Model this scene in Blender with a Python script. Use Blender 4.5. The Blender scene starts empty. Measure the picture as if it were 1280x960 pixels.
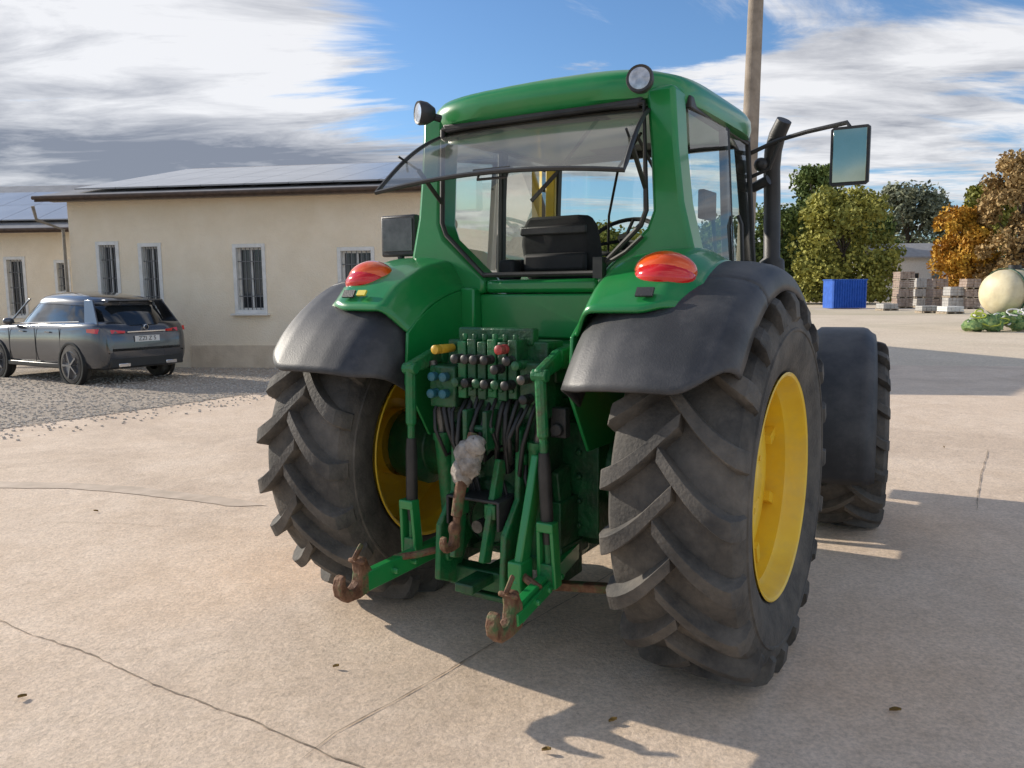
import bpy, bmesh, math, random
from math import sin, cos, pi, radians, sqrt, atan2
from mathutils import Vector, Matrix, Euler
random.seed(7)
S = bpy.context.scene
COL = S.collection
# ------------------------------------------------------------------ camera maths
F, CH, PT, RL, YAW = 999.28, 1.761, radians(6.779), radians(-0.551), radians(31.529)
TX, TY = 0.175, 4.186
_r0 = Vector((1, 0, 0)); _u0 = Vector((0, sin(PT), cos(PT))); FW = Vector((0, cos(PT), -sin(PT)))
RT = _r0*cos(RL) + _u0*sin(RL); UP = -_r0*sin(RL) + _u0*cos(RL)
cd = bpy.data.cameras.new('camera'); cam = bpy.data.objects.new('camera', cd); COL.objects.link(cam)
cd.sensor_width = 36; cd.lens = F/1280*36; cd.clip_end = 3000; cd.clip_start = .05
M = Matrix.Identity(4)
for i in range(3):
    M[i][0] = RT[i]; M[i][1] = UP[i]; M[i][2] = -FW[i]
M[2][3] = CH
cam.matrix_world = M
S.camera = cam
def ray(px, py): return FW + RT*((px-640)/F) - UP*((py-480)/F)
def gp(px, py, z=0):
    d = ray(px, py); t = (z-CH)/d.z
    return Vector((d.x*t, d.y*t, z))
def at(px, py, Y):            # world point seen in that direction at depth Y
    d = ray(px, py); t = Y/d.y
    return Vector((d.x*t, Y, CH+d.z*t))
# ------------------------------------------------------------------ materials
def nt(name):
    m = bpy.data.materials.new(name); m.use_nodes = True
    n = m.node_tree.nodes; l = m.node_tree.links
    return m, n, l, n['Principled BSDF']
def mat(name, c1, c2=None, rough=.5, metal=0, scale=4, detail=6, bump=0, bscale=40, coat=0, lo=.35, hi=.65, dust=0, dustc=(.33,.28,.21), spec=.5, r2=None, dscale=3, dlo=.45, dhi=.75):
    m, n, l, b = nt(name)
    b.inputs['Roughness'].default_value = rough; b.inputs['Metallic'].default_value = metal
    b.inputs['Coat Weight'].default_value = coat; b.inputs['Coat Roughness'].default_value = .08
    b.inputs['Specular IOR Level'].default_value = spec
    tc = n.new('ShaderNodeTexCoord')
    nz = n.new('ShaderNodeTexNoise'); nz.inputs['Scale'].default_value = scale; nz.inputs['Detail'].default_value = detail; nz.inputs['Roughness'].default_value = .6
    l.new(tc.outputs['Object'], nz.inputs['Vector'])
    rp = n.new('ShaderNodeValToRGB'); e = rp.color_ramp.elements
    e[0].position = lo; e[1].position = hi
    e[0].color = (*c1, 1); e[1].color = (*(c2 or [min(1, v*1.15) for v in c1]), 1)
    l.new(nz.outputs['Fac'], rp.inputs['Fac'])
    out = rp.outputs['Color']
    if r2 is not None:
        mr = n.new('ShaderNodeMapRange'); mr.inputs['From Min'].default_value = lo; mr.inputs['From Max'].default_value = hi
        mr.inputs['To Min'].default_value = rough; mr.inputs['To Max'].default_value = r2
        l.new(nz.outputs['Fac'], mr.inputs['Value']); l.new(mr.outputs['Result'], b.inputs['Roughness'])
    if dust:
        n2 = n.new('ShaderNodeTexNoise'); n2.inputs['Scale'].default_value = dscale; n2.inputs['Detail'].default_value = 10; n2.inputs['Roughness'].default_value = .7
        l.new(tc.outputs['Object'], n2.inputs['Vector'])
        r3 = n.new('ShaderNodeValToRGB'); r3.color_ramp.elements[0].position = dlo; r3.color_ramp.elements[1].position = dhi
        r3.color_ramp.elements[0].color = (0, 0, 0, 1); r3.color_ramp.elements[1].color = (dust, dust, dust, 1)
        l.new(n2.outputs['Fac'], r3.inputs['Fac'])
        mx = n.new('ShaderNodeMixRGB'); mx.inputs['Color2'].default_value = (*dustc, 1)
        l.new(r3.outputs['Color'], mx.inputs['Fac']); l.new(out, mx.inputs['Color1']); out = mx.outputs['Color']
    l.new(out, b.inputs['Base Color'])
    if bump:
        n4 = n.new('ShaderNodeTexNoise'); n4.inputs['Scale'].default_value = bscale; n4.inputs['Detail'].default_value = 6
        l.new(tc.outputs['Object'], n4.inputs['Vector'])
        bp = n.new('ShaderNodeBump'); bp.inputs['Strength'].default_value = bump; bp.inputs['Distance'].default_value = .02
        l.new(n4.outputs['Fac'], bp.inputs['Height']); l.new(bp.outputs['Normal'], b.inputs['Normal'])
    return m
def glass(name, tint, refl=.12, rough=.02, gloss=(1, 1, 1), fr=.6, haze=0, hazec=(.5,.5,.5)):
    m, n, l, b = nt(name); n.remove(b)
    out = n['Material Output']
    tr = n.new('ShaderNodeBsdfTransparent'); tr.inputs[0].default_value = (*tint, 1)
    gl = n.new('ShaderNodeBsdfGlossy'); gl.inputs['Roughness'].default_value = rough; gl.inputs['Color'].default_value = (*gloss, 1)
    lw = n.new('ShaderNodeLayerWeight'); lw.inputs['Blend'].default_value = .35
    ma = n.new('ShaderNodeMath'); ma.operation = 'MULTIPLY_ADD'; ma.inputs[1].default_value = fr; ma.inputs[2].default_value = refl
    l.new(lw.outputs['Fresnel'], ma.inputs[0]); ma.use_clamp = True
    src = tr.outputs[0]
    if haze:
        df = n.new('ShaderNodeBsdfTranslucent'); df.inputs[0].default_value = (*hazec, 1)
        d2 = n.new('ShaderNodeBsdfDiffuse'); d2.inputs[0].default_value = (*hazec, 1)
        a_ = n.new('ShaderNodeMixShader'); a_.inputs[0].default_value = .5; l.new(df.outputs[0], a_.inputs[1]); l.new(d2.outputs[0], a_.inputs[2])
        h_ = n.new('ShaderNodeMixShader'); h_.inputs[0].default_value = haze; l.new(src, h_.inputs[1]); l.new(a_.outputs[0], h_.inputs[2]); src = h_.outputs[0]
    mx = n.new('ShaderNodeMixShader'); l.new(ma.outputs[0], mx.inputs[0]); l.new(src, mx.inputs[1]); l.new(gl.outputs[0], mx.inputs[2])
    l.new(mx.outputs[0], out.inputs['Surface'])
    return m
MT = {}
MT['green'] = mat('green_paint', (.008, .20, .045), (.012, .25, .058), rough=.3, coat=.35, dust=.22, dustc=(.14, .25, .11), scale=2)
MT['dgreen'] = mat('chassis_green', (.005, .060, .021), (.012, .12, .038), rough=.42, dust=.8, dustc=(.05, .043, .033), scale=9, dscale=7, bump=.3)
MT['hgreen'] = mat('worn_link_green', (.008, .14, .04), (.014, .19, .055), rough=.45, dust=.9, dustc=(.085, .06, .038), scale=9, dscale=9, dlo=.48, dhi=.70, bump=.3)
MT['rubber'] = mat('tyre_rubber', (.026, .025, .024), (.055, .052, .048), rough=.7, dust=.9, dustc=(.20, .175, .145), scale=6, dscale=3.5, dlo=.38, dhi=.80, bump=.25, bscale=60, r2=.85)
MT['yellow'] = mat('yellow_paint', (.84, .52, .02), (.90, .60, .03), rough=.42, coat=.2, dust=.4, dustc=(.5, .36, .14), dscale=5)
MT['plastic'] = mat('black_plastic', (.018, .018, .019), (.034, .034, .036), rough=.48, dust=.35, dustc=(.12, .11, .1), bump=.12, bscale=120)
MT['fendblk'] = mat('fender_plastic', (.028, .029, .032), (.05, .051, .056), rough=.50, dust=.45, dustc=(.15, .14, .13), bump=.1, bscale=150, scale=3)
MT['dark'] = mat('dark_interior', (.012, .012, .013), (.02, .02, .022), rough=.7)
MT['seat'] = mat('seat_fabric', (.012, .012, .013), (.03, .03, .032), rough=.85, bump=.2, bscale=200)
MT['steel'] = mat('worn_steel', (.08, .075, .07), (.22, .21, .19), rough=.42, metal=.7, scale=12)
MT['rust'] = mat('rusty_steel', (.11, .05, .026), (.26, .14, .08), rough=.75, metal=.2, scale=22, bump=.5, dust=.8, dustc=(.02,.13,.04), dscale=11, dlo=.5, dhi=.62)
MT['rag'] = mat('dusty_grey_boot', (.20, .17, .14), (.44, .40, .36), rough=.85, scale=16, bump=.9, bscale=25)
MT['red'] = mat('red_lens', (.62, .010, .008), (.72, .016, .012), rough=.12, coat=.6)
MT['orange'] = mat('orange_lens', (.80, .09, .01), (.85, .12, .012), rough=.12, coat=.6)
MT['lens'] = mat('clear_lens', (.35, .36, .38), (.62, .63, .65), rough=.12, metal=.5, scale=30, coat=.6)
MT['dlens'] = mat('dark_lens', (.035, .037, .04), (.09, .09, .095), rough=.18, scale=18, coat=.5)
MT['chrome'] = mat('chrome', (.7, .7, .7), (.8, .8, .8), rough=.12, metal=1)
MT['mirror'] = mat('mirror_glass', (.30, .36, .28), (.38, .43, .35), rough=.05, metal=1)  # green tint paints in the reflection of trees not modelled behind the camera
MT['capred'] = mat('red_cap', (.35, .03, .03), rough=.5, dust=.7)
MT['capblue'] = mat('blue_cap', (.015, .11, .15), (.03, .15, .19), rough=.5, dust=.6, dustc=(.1,.1,.08))
MT['capyel'] = mat('yellow_cap', (.6, .36, .03), rough=.5, dust=.4)
MT['capblk'] = mat('hose_rubber', (.012, .012, .012), (.025, .025, .025), rough=.5, dust=.4, dustc=(.1,.09,.08))
MT['glass'] = glass('cab_glass', (.84, .90, .86), .06)
MT['paneg'] = glass('tinted_pane', (.50, .48, .44), .16, .10, (.9, .88, .83), .40, haze=.32, hazec=(.42,.41,.38))
MT['white'] = mat('white_paint', (.66, .65, .61), (.78, .77, .74), rough=.5, scale=6)
MT['stick'] = mat('sticker_yellow', (.7, .55, .05), rough=.4)
# ------------------------------------------------------------------ mesh helpers
class MB:
    def __init__(s): s.bm = bmesh.new()
    def _add(s, vs, fs):
        v = [s.bm.verts.new(p) for p in vs]
        for f in fs:
            try: s.bm.faces.new([v[i] for i in f])
            except ValueError: pass
        return s
    def box(s, c, d, rot=None):
        c = Vector(c); R = rot if rot is not None else Matrix.Identity(3)
        vs = [c + R @ Vector((x*d[0]/2, y*d[1]/2, z*d[2]/2)) for x in (-1, 1) for y in (-1, 1) for z in (-1, 1)]
        return s._add(vs, [(0,1,3,2),(4,6,7,5),(0,4,5,1),(2,3,7,6),(0,2,6,4),(1,5,7,3)])
    def bar(s, a, b, w, h, w2=None, h2=None):
        a, b = Vector(a), Vector(b); d = (b-a).normalized()
        up = Vector((0, 0, 1)) if abs(d.z) < .9 else Vector((0, 1, 0))
        x = d.cross(up).normalized(); u = x.cross(d)
        w2 = w2 or w; h2 = h2 or h
        vs = []
        for p, ww, hh in ((a, w, h), (b, w2, h2)):
            vs += [p+x*ww/2+u*hh/2, p-x*ww/2+u*hh/2, p-x*ww/2-u*hh/2, p+x*ww/2-u*hh/2]
        return s._add(vs, [(0,3,2,1),(4,5,6,7),(0,1,5,4),(1,2,6,5),(2,3,7,6),(3,0,4,7)])
    def tube(s, pts, r, seg=10, cap=True):
        pts = [Vector(p) for p in pts]; n = len(pts)
        rs = r if isinstance(r, (list, tuple)) else [r]*n
        rings = []; u = None
        for i, p in enumerate(pts):
            d = (pts[min(i+1, n-1)]-pts[max(i-1, 0)]).normalized()
            if u is None:
                u = d.cross(Vector((0, 0, 1)) if abs(d.z) < .9 else Vector((0, 1, 0))).normalized()
            u = (u - d*u.dot(d)).normalized(); w = d.cross(u)
            rings.append([s.bm.verts.new(p+(u*cos(2*pi*k/seg)+w*sin(2*pi*k/seg))*rs[i]) for k in range(seg)])
        for a, b in zip(rings, rings[1:]):
            for k in range(seg): s.bm.faces.new((a[k], a[(k+1) % seg], b[(k+1) % seg], b[k]))
        if cap: s.bm.faces.new(rings[0][::-1]); s.bm.faces.new(rings[-1])
        return s
    def lathe(s, prof, c=(0,0,0), axis='x', seg=48):
        c = Vector(c); rings = []
        for a, r in prof:
            ring = []
            for k in range(seg):
                t = 2*pi*k/seg
                if axis == 'x': p = Vector((a, -r*cos(t), r*sin(t)))
                elif axis == 'y': p = Vector((r*cos(t), a, r*sin(t)))
                else: p = Vector((r*cos(t), r*sin(t), a))
                ring.append(s.bm.verts.new(c+p))
            rings.append(ring)
        for a, b in zip(rings, rings[1:]):
            for k in range(seg): s.bm.faces.new((a[k], a[(k+1) % seg], b[(k+1) % seg], b[k]))
        for ring, (a, r) in ((rings[0], prof[0]), (rings[-1], prof[-1])):
            if r < .02: s.bm.faces.new(ring)
        return s
    def rings(s, rs, cap=True):
        R = [[s.bm.verts.new(p) for p in r] for r in rs]; n = len(R[0])
        for a, b in zip(R, R[1:]):
            for k in range(n): s.bm.faces.new((a[k], a[(k+1) % n], b[(k+1) % n], b[k]))
        if cap: s.bm.faces.new(R[0][::-1]); s.bm.faces.new(R[-1])
        return s
    def grid(s, f, nu, nv):
        V = [[s.bm.verts.new(f(i/nu, j/nv)) for j in range(nv+1)] for i in range(nu+1)]
        for i in range(nu):
            for j in range(nv): s.bm.faces.new((V[i][j], V[i+1][j], V[i+1][j+1], V[i][j+1]))
        return s
    def prism(s, poly, a, b, axis='x'):   # polygon (two coords) extruded along axis from a to b
        def P(p, t):
            if axis == 'x': return Vector((t, p[0], p[1]))
            if axis == 'y': return Vector((p[0], t, p[1]))
            return Vector((p[0], p[1], t))
        A = [s.bm.verts.new(P(p, a)) for p in poly]; B = [s.bm.verts.new(P(p, b)) for p in poly]; n = len(poly)
        s.bm.faces.new(A[::-1]); s.bm.faces.new(B)
        for k in range(n): s.bm.faces.new((A[k], A[(k+1) % n], B[(k+1) % n], B[k]))
        return s
    def ball(s, c, r, seg=12):
        r = r if isinstance(r, (tuple, list)) else (r, r, r)
        m = Matrix.Translation(Vector(c)) @ Matrix.Diagonal((*r, 1))
        bmesh.ops.create_uvsphere(s.bm, u_segments=seg, v_segments=max(6, seg*2//3), radius=1, matrix=m)
        return s
    def build(s, name, m, parent=None, ang=35, bevel=0, solid=0, loc=None, sub=0):
        bmesh.ops.recalc_face_normals(s.bm, faces=s.bm.faces)
        me = bpy.data.meshes.new(name); s.bm.to_mesh(me); s.bm.free()
        me.materials.append(m if not isinstance(m, str) else MT[m])
        for p in me.polygons: p.use_smooth = True
        me.set_sharp_from_angle(angle=radians(ang))
        o = bpy.data.objects.new(name, me); COL.objects.link(o)
        if loc is not None: o.location = loc
        if parent is not None: o.parent = parent
        if solid:
            md = o.modifiers.new('s', 'SOLIDIFY'); md.thickness = solid; md.offset = 0
        if bevel:
            md = o.modifiers.new('b', 'BEVEL'); md.width = bevel; md.segments = 2; md.limit_method = 'ANGLE'; md.angle_limit = radians(40)
        if sub:
            md = o.modifiers.new('u', 'SUBSURF'); md.levels = sub; md.render_levels = sub
        return o
def thing(name, label, cat, loc=(0,0,0), rz=0, group=None):
    o = bpy.data.objects.new(name, None); COL.objects.link(o); o.location = loc; o.rotation_euler = (0, 0, rz)
    return tag(o, label, cat, group)
def tag(o, label, cat, group=None, kind=None):
    o['label'] = label; o['category'] = cat
    if group: o['group'] = group
    if kind: o['kind'] = kind
    return o
def struct(o): o['kind'] = 'structure'; return o
def sm(x): x = max(0, min(1, x)); return x*x*(3-2*x)
def interp(P, t):
    for (a, b), (c, d) in zip(P, P[1:]):
        if t <= c: return b+(d-b)*(t-a)/(c-a) if c > a else b
    return P[-1][1]
# ================================================================== TRACTOR
TR = thing('tractor', 'green farm tractor with yellow wheel rims, big lugged tyres and rear window tilted open', 'tractor', (TX, TY, 0), -YAW)
def tyre(R, hw, nl, flat, parent, loc):
    k = R/.89; q = hw/.287
    prof = [(.20,.485),(.225,.515),(.245,.535),(.25,.56),(.272,.62),(.280,.68),(.279,.70),(.284,.705),(.284,.715),(.277,.72),(.268,.765),(.245,.798),(.20,.815),(.1,.822),(0,.825)]
    full = [(x*q, r*k) for x, r in prof] + [(-x*q, r*k) for x, r in prof[-2::-1]]
    mb = MB().lathe(full, seg=96)
    XS = [(0,-.035),(.16,.035),(.32,.095),(.48,.155),(.62,.205),(.74,.243),(.84,.270),(.93,.286),(1,.288)]
    TRR = [(0,.889),(.08,.892),(.32,.891),(.48,.889),(.62,.885),(.74,.878),(.84,.862),(.93,.815),(1,.765)]
    BX = [(0,-.035),(.16,.035),(.32,.095),(.48,.155),(.62,.20),(.74,.226),(.84,.244),(.93,.258),(1,.268)]
    BRR = [(0,.815),(.32,.812),(.48,.805),(.62,.798),(.74,.785),(.84,.77),(.93,.75),(1,.74)]
    for side in (1, -1):
        for j in range(nl):
            t0 = 2*pi*(j + (0 if side > 0 else .5))/nl
            sec = []
            N = 11
            for i in range(N):
                p_ = i/(N-1); s_ = min(1, p_*1.12)
                x, xb, tr_, br = interp(XS,p_), interp(BX,p_), interp(TRR,p_), interp(BRR,p_)
                sw = .30*(1-(1-s_)**1.75)
                hwid = .036+.014*s_
                ring = []
                for (xx, r, dt) in ((xb, br, -hwid*1.30), (x, tr_-.006, -hwid*.98), (x, tr_, -hwid*.86), (x, tr_, hwid*.86), (x, tr_-.006, hwid*.98), (xb, br, hwid*1.30)):
                    t = t0 - sw + dt
                    ring.append(Vector((side*xx*q, -r*k*cos(t), r*k*sin(t))))
                sec.append(ring)
            mb.rings(sec)
    for v in mb.bm.verts:
        if v.co.z < -flat: v.co.z = -flat+.001; v.co.x *= 1.02
    return mb.build('tyre', 'rubber', parent, ang=34)
def wheel(name, s, cx, cy, cz, R, hw, nl, rz=0):
    k = R/.89; q = hw/.287
    hub = MB().lathe([(s*x*q, r*k) for x, r in [(-.02,.20),(.075,.20),(.085,.19),(.088,.12),(.10,.10),(.125,.09),(.13,.08),(.13,.01)]], seg=32)
    for i in range(10):
        t = 2*pi*i/10
        hub.tube([(s*.06*q, .155*k*cos(t), .155*k*sin(t)), (s*.112*q, .155*k*cos(t), .155*k*sin(t))], .014*k, 6)
    h = hub.build(name, 'yellow', TR, loc=(cx, cy, cz)); h.rotation_euler.z = rz
    rim = [(.243,.512),(.246,.518),(.250,.512),(.244,.500),(.225,.490),(.17,.478),(.15,.462),(.06,.455),(-.06,.455),(-.15,.462),(-.17,.478),(-.225,.49),(-.244,.50),(-.250,.512),(-.246,.518)]
    mb = MB().lathe([(s*x*q, r*k) for x, r in rim], seg=64)
    mb.lathe([(s*x*q, r*k) for x, r in [(.02,.458),(.035,.43),(.07,.40),(.08,.36),(.075,.30),(.055,.26),(.07,.22),(.07,.12),(.07,.01)]], seg=64)
    for i in range(8):
        t = 2*pi*(i+.5)/8
        mb.box((s*.06*q, -.415*k*cos(t), .415*k*sin(t)), (.09*q, .09*k, .05*k), Matrix.Rotation(-t, 3, 'X'))
    mb.build('rim', 'yellow', h, ang=30)
    tyre(R, hw, nl, cz, h, None)
    return h
STEER = radians(9.5)
for s in (1, -1):
    wheel('rear_wheel', s, s*.985, 0, .862, .89, .287, 20)
    wheel('front_wheel', s, s*1.115, 2.666, .672, .69, .232, 18, STEER)
# ---- rear fenders
def arc(a, r, cz=.862, cy=0): return (cy + r*cos(a), cz + r*sin(a))
# cross-profile of the mudguard: distance along, (x, r)
PX = [(0,.472),(.12,.48),(.2,.515),(.28,.575),(.36,.655),(.46,.76),(.6,.90),(.78,1.06),(.88,1.145),(.94,1.19),(.975,1.212),(1,1.216)]
PR = [(0,.66),(.12,.84),(.2,.915),(.28,.962),(.36,.992),(.46,1.006),(.6,1.012),(.78,1.006),(.88,.99),(.94,.965),(.975,.925),(1,.88)]
for s in (1, -1):
    def fg(u, v):
        a = radians(28 + u*101 - 4*sm((u-.8)/.2)*sm((v-.6)/.4)); 
        x0_ = .452; x1_ = .955 + .04*sm((u-.45)/.55)
        x = x0_ + (x1_-x0_)*v
        r = 1.052 - .045*sm((v-.74)/.26) - .15*(1-sm((x-.452)/.15))**2.0
        r -= .02*sm((u-.88)/.12)
        if u > .45: r += .022*sin(pi*min(1, (u-.45)/.55))*sm((x-.56)/.16)*sm((1.0-x)/.14)
        y, z = arc(a, r); return Vector((s*x, y, z))
    f = MB().grid(fg, 44, 26).build('rear_fender', 'green', TR, solid=.016, ang=60)
    wall = [arc(radians(a), .90) for a in range(28, 133, 6)]
    MB().prism(wall + [(-.60, 1.30), (-.42, 1.02), (.5, 1.02)], s*.446, s*.462).build('inner_panel', 'green', f, bevel=.004)
    mb = MB()
    def aend(t): return 150 - 9*sm((t-.70)/.30)**1.5 - 5*(1-sm(t/.34))
    def fb(u, v):
        a = 36 + u*76; t = .63+.37*v
        y, z = arc(radians(a), interp(PR, t)); return Vector((s*interp(PX, t), y, z))
    def fs(u, v):
        t = v; a = 112 + u*(aend(t)-112)
        r = interp(PR, t) + .006*sm((a-140)/10)
        y, z = arc(radians(a), r)
        if t < .2: z = max(z, 1.24)
        return Vector((s*(interp(PX, t) - .02*sm((a-135)/17)*sm((t-.6)/.4)), y, z))
    mb.grid(fb, 34, 20); mb.grid(fs, 18, 46)
    mb.build('fender_extension', 'fendblk', f, solid=.014, ang=60)
    y, z = arc(radians(124.5), 1.070)
    MB().box((s*.80, y, z), (.075, .010, .042), Matrix.Rotation(radians(-35), 3, 'X')).build('sticker', 'plastic', f)
    if s < 0: MB().box((s*.71, y-.004, z+.004), (.055, .010, .03), Matrix.Rotation(radians(-35), 3, 'X')).build('sticker', 'stick', f)
    c = Vector((s*.815, -.445, 1.820))
    tl = MB(); tl.ball(c+Vector((0, .03, .012)), (.137, .10, .084), 28)
    for v in tl.bm.verts:
        if (v.co.x - c.x)*s > 0: v.co.z -= .08*abs(v.co.x-c.x)
    t = tl.build('tail_light', 'orange', TR)
    rb = MB().ball(c+Vector((s*.004, .012, -.014)), (.134, .106, .076), 28)
    for v in rb.bm.verts:
        if (v.co.x - c.x)*s > 0: v.co.z -= .08*abs(v.co.x-c.x)
    rb.build('red_lens', 'red', t)
    MB().ball(c+Vector((0, .06, -.075)), (.165, .13, .06), 24).build('lamp_base', 'green', t)
# ---- cab
fr = MB()
for s in (1, -1):
    poly = [(.86,1.80),(.815,1.95),(.765,2.15),(.735,2.40),(.715,2.68),(.575,2.68),(.60,2.40),(.615,2.12),(.585,2.04),(.33,1.82),(.33,1.74),(.86,1.70)]
    fr.prism([(s*x, z) for x, z in poly], -.075, .09, 'y')
fr.box((0, 0, 1.775), (.66, .13, .07))
fr.box((0, .0, 2.655), (1.16, .12, .05))
cabf = fr.build('cab_frame', 'green', TR, bevel=.022)
mb = MB()
for s in (1, -1):
    mb.bar((s*.70, 1.38, 1.7), (s*.62, 1.30, 2.66), .055, .06)
    mb.bar((s*.745, .75, 1.45), (s*.70, .72, 2.64), .04, .05)
    mb.bar((s*.71, .1, 2.63), (s*.66, 1.33, 2.63), .05, .06)
    mb.bar((s*.77, .1, 1.84), (s*.72, 1.38, 1.72), .05, .09)
    mb.box((s*.60, .74, 1.6), (.22, 1.28, .3))
mb.bar((-.66, 1.32, 2.63), (.66, 1.32, 2.63), .05, .07); mb.bar((-.7, 1.38, 1.72), (.7, 1.38, 1.72), .05, .07)
mb.box((0, .7, 1.35), (1.3, 1.3, .12)); mb.box((0, .68, 2.645), (1.3, 1.2, .03))
mb.build('cab_structure', 'plastic', TR, bevel=.008)
mb = MB(); mb.box((0, -.03, 1.62), (.74, .05, .23)); mb.box((0, .0, 1.42), (.88, .05, .2))
for s in (1, -1): mb.box((s*.41, -.06, 1.64), (.09, .12, .26))
mb.build('rear_panel', 'green', TR, bevel=.012)
mb = MB(); sl = [(.575,2.61),(.59,2.12),(.565,2.055),(.325,1.835)]
pts = [(-x, -.082, z) for x, z in sl] + [(x, -.082, z) for x, z in sl[::-1]]
mb.tube(pts + [pts[0]], .014, 8); mb.build('window_seal', 'capblk', cabf)
MB().box((.36,-.10,1.86),(.05,.05,.10)).tube([(.40,-.10,1.88),(.50,-.11,1.93),(.58,-.10,2.0)], .010, 6).build('latch', 'capblk', cabf)
# roof
def ring(hx, hy, z, n=64, e=5, cy=.645, rake=0, dr=1):
    o = []
    for k in range(n):
        t = 2*pi*k/n; c_, s_ = cos(t), sin(t)
        x = hx*math.copysign(abs(c_)**(2/e), c_); y = hy*math.copysign(abs(s_)**(2/e), s_)
        o.append(Vector((x, cy+y, z - dr*.035*(x/.75)**2)))
    return o
mb = MB().rings([ring(.64,.62,2.640), ring(.70,.725,2.622,dr=.5), ring(.742,.768,2.645,dr=.7), ring(.752,.780,2.70), ring(.748,.775,2.745), ring(.728,.75,2.775), ring(.69,.70,2.788), ring(.64,.64,2.792), ring(.60,.595,2.822), ring(.5,.5,2.832), ring(.03,.03,2.834)])
roof = mb.build('cab_roof', 'green', TR, ang=50)
MB().prism([(-.57,2.635),(.57,2.635),(.55,2.590),(.40,2.600),(-.40,2.600),(-.55,2.590)], -.095, -.055, 'y').build('rear_fascia', 'plastic', roof, bevel=.008)
for s in (1, -1):
    w = MB().lathe([(a_, r_*.88) for a_, r_ in [(-.055,.0),(-.055,.055),(-.06,.066),(-.045,.071),(-.01,.066),(.03,.04),(.04,.0)]], axis='y', seg=28)
    w = w.build('work_light', 'plastic', TR, loc=(s*.60,-.175,2.682)); w.rotation_euler.z = s*radians(32) if s < 0 else radians(12)
    MB().lathe([(-.059,.0),(-.0585,.026),(-.057,.047),(-.052,.049)], axis='y', seg=28).build('lens', 'lens', w)
    MB().tube([(0,.01,-.01),(0,.07,-.02)], .020, 8).build('bracket', 'plastic', w)
# tilted open rear pane
def pn(u, v):
    y = -.02 - .505*u; x = (v*2-1)*(.585+.085*u)
    z = 2.60 - .265*u - .05*u*u + .035*sin(pi*u) - .035*(v*2-1)**2*(.3+u)
    return Vector((x, y, z+.006))
pane = MB().grid(pn, 14, 20).build('rear_window', 'paneg', TR, ang=80)
per = [pn(u/14, 0) for u in range(15)] + [pn(1, v/20) for v in range(1, 21)] + [pn(1-u/14, 1) for u in range(1, 15)]
MB().tube(per, .011, 6).tube([pn(.02, v/20) for v in range(21)], .014, 6).build('pane_edge', 'capblk', pane)
MB().box(pn(.93, .5)-Vector((0, 0, .02)), (.2, .03, .02)).tube([pn(.9,.44)-Vector((0,0,.03)), pn(.9,.44)-Vector((0,.02,.07)), pn(.9,.56)-Vector((0,.02,.07)), pn(.9,.56)-Vector((0,0,.03))], .007, 6).build('handle', 'plastic', pane)
for s in (1, -1):
    MB().tube([(s*.585, -.08, 2.22), (s*.60, -.27, 2.38), (s*.601,-.275,2.383), (s*.625, -.40, 2.435)], [.012,.012,.006,.006], 8).build('gas_strut', 'capblk', TR)
MB().bar((.35, -.1, 2.56), (.12, -.1, 2.32), .01, .014).bar((.12, -.1, 2.32), (-.02, -.1, 2.2), .006, .02).build('wiper', 'plastic', TR)
# glazing
for s in (1, -1):
    def sg(u, v):
        y = .1+.63*u
        return Vector((s*(.77-.05*v), y, 1.88+.74*v))
    MB().grid(sg, 4, 4).build('side_window', 'glass', TR)
    def dg(u, v):
        y = .77+.58*u-.05*u*v
        return Vector((s*(.755-.05*v-.03*u), y, 1.76+.86*v))
    d = MB().grid(dg, 4, 4).build('door_window', 'glass', TR)
    MB().tube([dg(0,0), dg(1,0), dg(1,1), dg(0,1), dg(0,0)], .016, 6).build('door_frame', 'plastic', d)
    MB().tube([(s*.785,.8,1.85),(s*.80,.8,1.9),(s*.79,.8,2.1),(s*.77,.8,2.15)], .011, 6).build('door_handle', 'plastic', d)
MB().grid(lambda u, v: Vector(((u*2-1)*(.67-.05*v), 1.38-.07*v+.05*sin(pi*u), 1.76+.86*v)), 12, 4).build('windscreen', 'glass', TR)
# interior
st = MB()
st.rings([[Vector((-.03+x*w/2, y0+dy, z)) for x, dy in ((-1,.02),(-.8,-.05),(.8,-.05),(1,.02),(.85,.07),(-.85,.07))] for w, y0, z in ((.40,.32,1.70),(.48,.26,1.83),(.49,.21,2.00),(.46,.20,2.09),(.40,.20,2.13),(.34,.20,2.145))])
st.box((-.03, .50, 1.70), (.5, .5, .14)); st.box((-.03, .45, 1.52), (.35, .35, .25))
for s in (1, -1): st.box((-.03+s*.28, .42, 1.89), (.09, .38, .07))
seat = st.build('driver_seat', 'seat', TR, bevel=.025, ang=60)
MB().box((-.02,.15,1.90), (.38,.04,.10)).box((-.29,.13,1.86),(.1,.1,.12)).build('seat_cushion_pad', 'dark', seat, bevel=.02)
MB().box((-.03,.145,2.07), (.40,.02,.05)).build('seat_piping', 'plastic', seat, bevel=.01)
sw = MB(); R_ = Matrix.Rotation(radians(35), 3, 'X'); cc = Vector((0, 1.0, 2.08))
sw.tube([cc + R_ @ Vector((.20*cos(2*pi*k/28), .20*sin(2*pi*k/28), 0)) for k in range(29)], .014, 8, cap=False)
for a in (90, 210, 330): sw.tube([cc+R_ @ Vector((0,0,-.03)), cc + R_ @ Vector((.20*cos(radians(a)), .20*sin(radians(a)), 0))], .012, 6)
sw.tube([cc, cc + Vector((0, .22, -.32))], .035, 10); sw.box((0,1.25,1.78), (.42,.18,.3))
sw.build('steering_wheel', 'dark', TR)
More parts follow.
